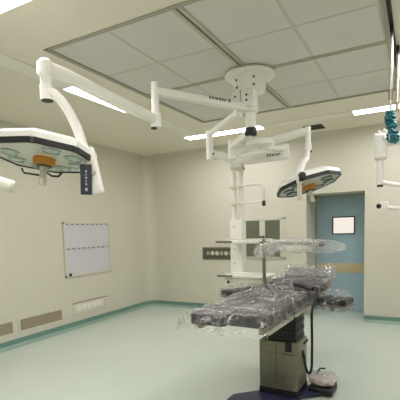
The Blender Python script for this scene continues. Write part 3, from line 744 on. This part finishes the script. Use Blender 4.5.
for j in range(nv+1):
    row = []
    fv = j/nv; v = V0+(V1-V0)*fv
    for i in range(nu+1):
        s = (-1+2*i/nu)*U0
        w = .300 + .012*noise.noise(V((v*3, 2.+(s>0)*5, 0)))
        if v > .62: w += .02 if s > 0 else -.07*min(1, max(0, (v-.86)/.08))
        hang = max(0, abs(s)-w)
        # near end overhang
        edge = -1.035+ (0.05 if s > .0 else 0.)
        e = max(0, edge - v)
        vv = v
        z = top_z(v) + wrinkle(s, v)
        sg = 1 if s > 0 else -1
        u = s
        if hang > 0:
            lim = .085+.05*noise.noise(V((v*2.3, sg*4., 1.)))+.02*math.sin(v*7+sg)
            drop = hang*(.95+.5*noise.noise(V((v*2.6, sg*7., 3.))))
            k = noise.noise(V((v*9., hang*5., sg*3.)))*.018 + max(0,ridge(V((v,hang*.4,sg*2.)),9.))**4*.018
            z = top_z(v) - drop*1.0 + wrinkle(s,v)*.3
            u = sg*(w + .012 + hang*.22 + k)
        if e > 0:
            k = noise.noise(V((s*8., e*4., 2.)))*.022
            z = min(z, top_z(v)+.02) - e*(.72 if hang <= 0 else .25) + .012*noise.noise(V((s*6,e*9,4.)))
            vv = edge - e*.75 + k
            u *= 1+e*.45
        z = max(z, .815+.02*noise.noise(V((s*9.,v*9.,4.))))
        row.append(b.verts.new((u, vv, z)))
    G.append(row)
for j in range(nv):
    for i in range(nu): b.faces.new((G[j][i],G[j][i+1],G[j+1][i+1],G[j+1][i]))
bmesh.ops.recalc_face_normals(b, faces=b.faces[:])
if sum(f_.normal.z for f_ in b.faces) < 0: bmesh.ops.reverse_faces(b, faces=b.faces[:])
for v_ in b.verts: v_.co = to_world(v_.co)
o = obj('plastic_sheet', b, 'film_clear', loc=to_world((0,0,ZM)))
tag(o, 'crinkled clear plastic sheet draped over the operating table pads', 'plastic sheet')

def bag(name, cen, half, rot, m, label, cat, amp=.02, seed=0., parent=None, sharp=.6):
    """closed crumpled plastic bag round something"""
    t = bmesh.new(); bmesh.ops.create_icosphere(t, subdivisions=5, radius=1)
    mm = Matrix.Translation(cen) @ rot.to_4x4()
    for v_ in t.verts:
        d = v_.co.copy()
        q = V([math.copysign(abs(c)**sharp, c) for c in d])
        p = V((q.x*half[0], q.y*half[1], q.z*half[2]))
        nn = noise.noise(p*7+V((seed,seed,0)))*amp + max(0, 1-abs(noise.noise(p*11+V((seed,3,1))))*2.4)**4*amp*.9 + noise.noise(p*22+V((seed,7,1)))*amp*.4
        v_.co = mm @ (p + d*nn)
    o = obj(name, t, m, parent, loc=None if parent else cen)
    if label: tag(o, label, cat)
    return o
I3 = Matrix.Rotation(0,3,'Z')
bag('plastic_bag', to_world((.49,.36,.845)), (.14,.12,.10), Matrix.Rotation(RT,3,'Z'), 'film_clear', 'crumpled clear plastic bag wrapped round the right arm board', 'plastic bag', .02, 2.)
bag('plastic_bag', to_world((-.50,.40,.885)), (.095,.27,.06), Matrix.Rotation(RT-math.radians(28),3,'Z'), 'film_thin', 'clear plastic bag wrapped round the left arm board', 'plastic bag', .014, 5.)

# ------------------------------------------------------------------ wrapped crossbar screen
SX, SY = -1.50, 4.04
t = thing('screen_frame', 'plastic-wrapped upright post with long crossbar held over the table', 'screen frame', (SX+.07,SY,.82))
obj('clamp', box(bmn(), (SX+.02,SY-.03,.80), (SX+.10,SY+.03,.87), .008), 'steel', t)
obj('post', cyl(bmn(), (SX+.075,SY,.86), (SX+.075,SY,1.44), .018), 'rail', t)
cbz = 1.40
cr = obj('crossbar', tube(bmn(), [(SX+.03,SY,cbz+.005),(SX+.30,SY-.005,cbz-.004),(-.83,SY-.01,cbz-.018)], .014, n=12), 'rail', t)
obj('bar_tip', lathe(bmn(), [(0,0),(.022,0),(.026,.02),(.012,.05),(0,.055)], frame((-.85,SY-.01,cbz-.018),(1,0,0)), 16), 'black', cr)
bag('plastic_wrap', V((-1.015,SY-.01,cbz-.035)), (.42,.05,.07), Matrix.Rotation(.025,3,'Y'), 'film_tube', None, None, .010, 8., t, .8)
bag('post_wrap', V((SX+.085,SY,cbz-.075)), (.10,.05,.085), I3, 'film_tube', None, None, .02, 11., t, .8)

# ------------------------------------------------------------------ wrapped foot pedal on the base
pc = to_world((.415,.16,.125))
t = thing('foot_pedal', 'foot pedal in a clear pinkish plastic bag on the table base', 'foot pedal', pc-V((0,0,.03)))
obj('pedal_body', lathe(bmn(), [(0,0),(.11,0),(.12,.02),(.11,.045),(.05,.06),(0,.06)], Matrix.Translation(pc-V((0,0,.03))), 28), 'pinkbag', t)
obj('pedal_lever', tube(bmn(), [pc+V((-.06,.03,.03)), pc+V((-.03,.05,.08)), pc+V((.02,.05,.085))], .009, n=8), 'black', t)
bag('plastic_cover', pc+V((0,0,.01)), (.13,.12,.05), I3, 'film_milky', None, None, .014, 14., t, .8)

for o in bpy.data.objects:
    for k in ('_org','_local'):
        if k in o: del o[k]

# ------------------------------------------------------------------ camera
cam = bpy.data.cameras.new('camera'); co = bpy.data.objects.new('camera', cam); COL.objects.link(co)
yaw, pit, rol = .498, -.0955, -.0292
cy_, sy_ = math.cos(yaw), math.sin(yaw)
right = V((cy_,sy_,0)); fw = V((-sy_,cy_,0)); up = V((0,0,1))
cp, sp = math.cos(pit), math.sin(pit); fw, up = fw*cp+up*sp, up*cp-fw*sp
cr_, sr = math.cos(rol), math.sin(rol); right, up = right*cr_+up*sr, up*cr_-right*sr
co.matrix_world = Matrix(((right.x,up.x,-fw.x,0),(right.y,up.y,-fw.y,0),(right.z,up.z,-fw.z,1.57),(0,0,0,1)))
cam.sensor_width = 36; cam.lens = 36*402/400; cam.shift_y = 67/400; cam.clip_start = .02
sc.camera = co
w = bpy.data.worlds.new('world'); sc.world = w; w.use_nodes = True
w.node_tree.nodes['Background'].inputs[0].default_value = (.8,.85,.8,1); w.node_tree.nodes['Background'].inputs[1].default_value = .02
sc.view_settings.view_transform = 'Standard'; sc.view_settings.look = 'None'; sc.view_settings.gamma = 1
sc.view_settings.use_curve_mapping = False; sc.view_settings.exposure = 0.90
sc.cycles.max_bounces = 16; sc.cycles.diffuse_bounces = 12; sc.cycles.glossy_bounces = 6; sc.cycles.transparent_max_bounces = 24
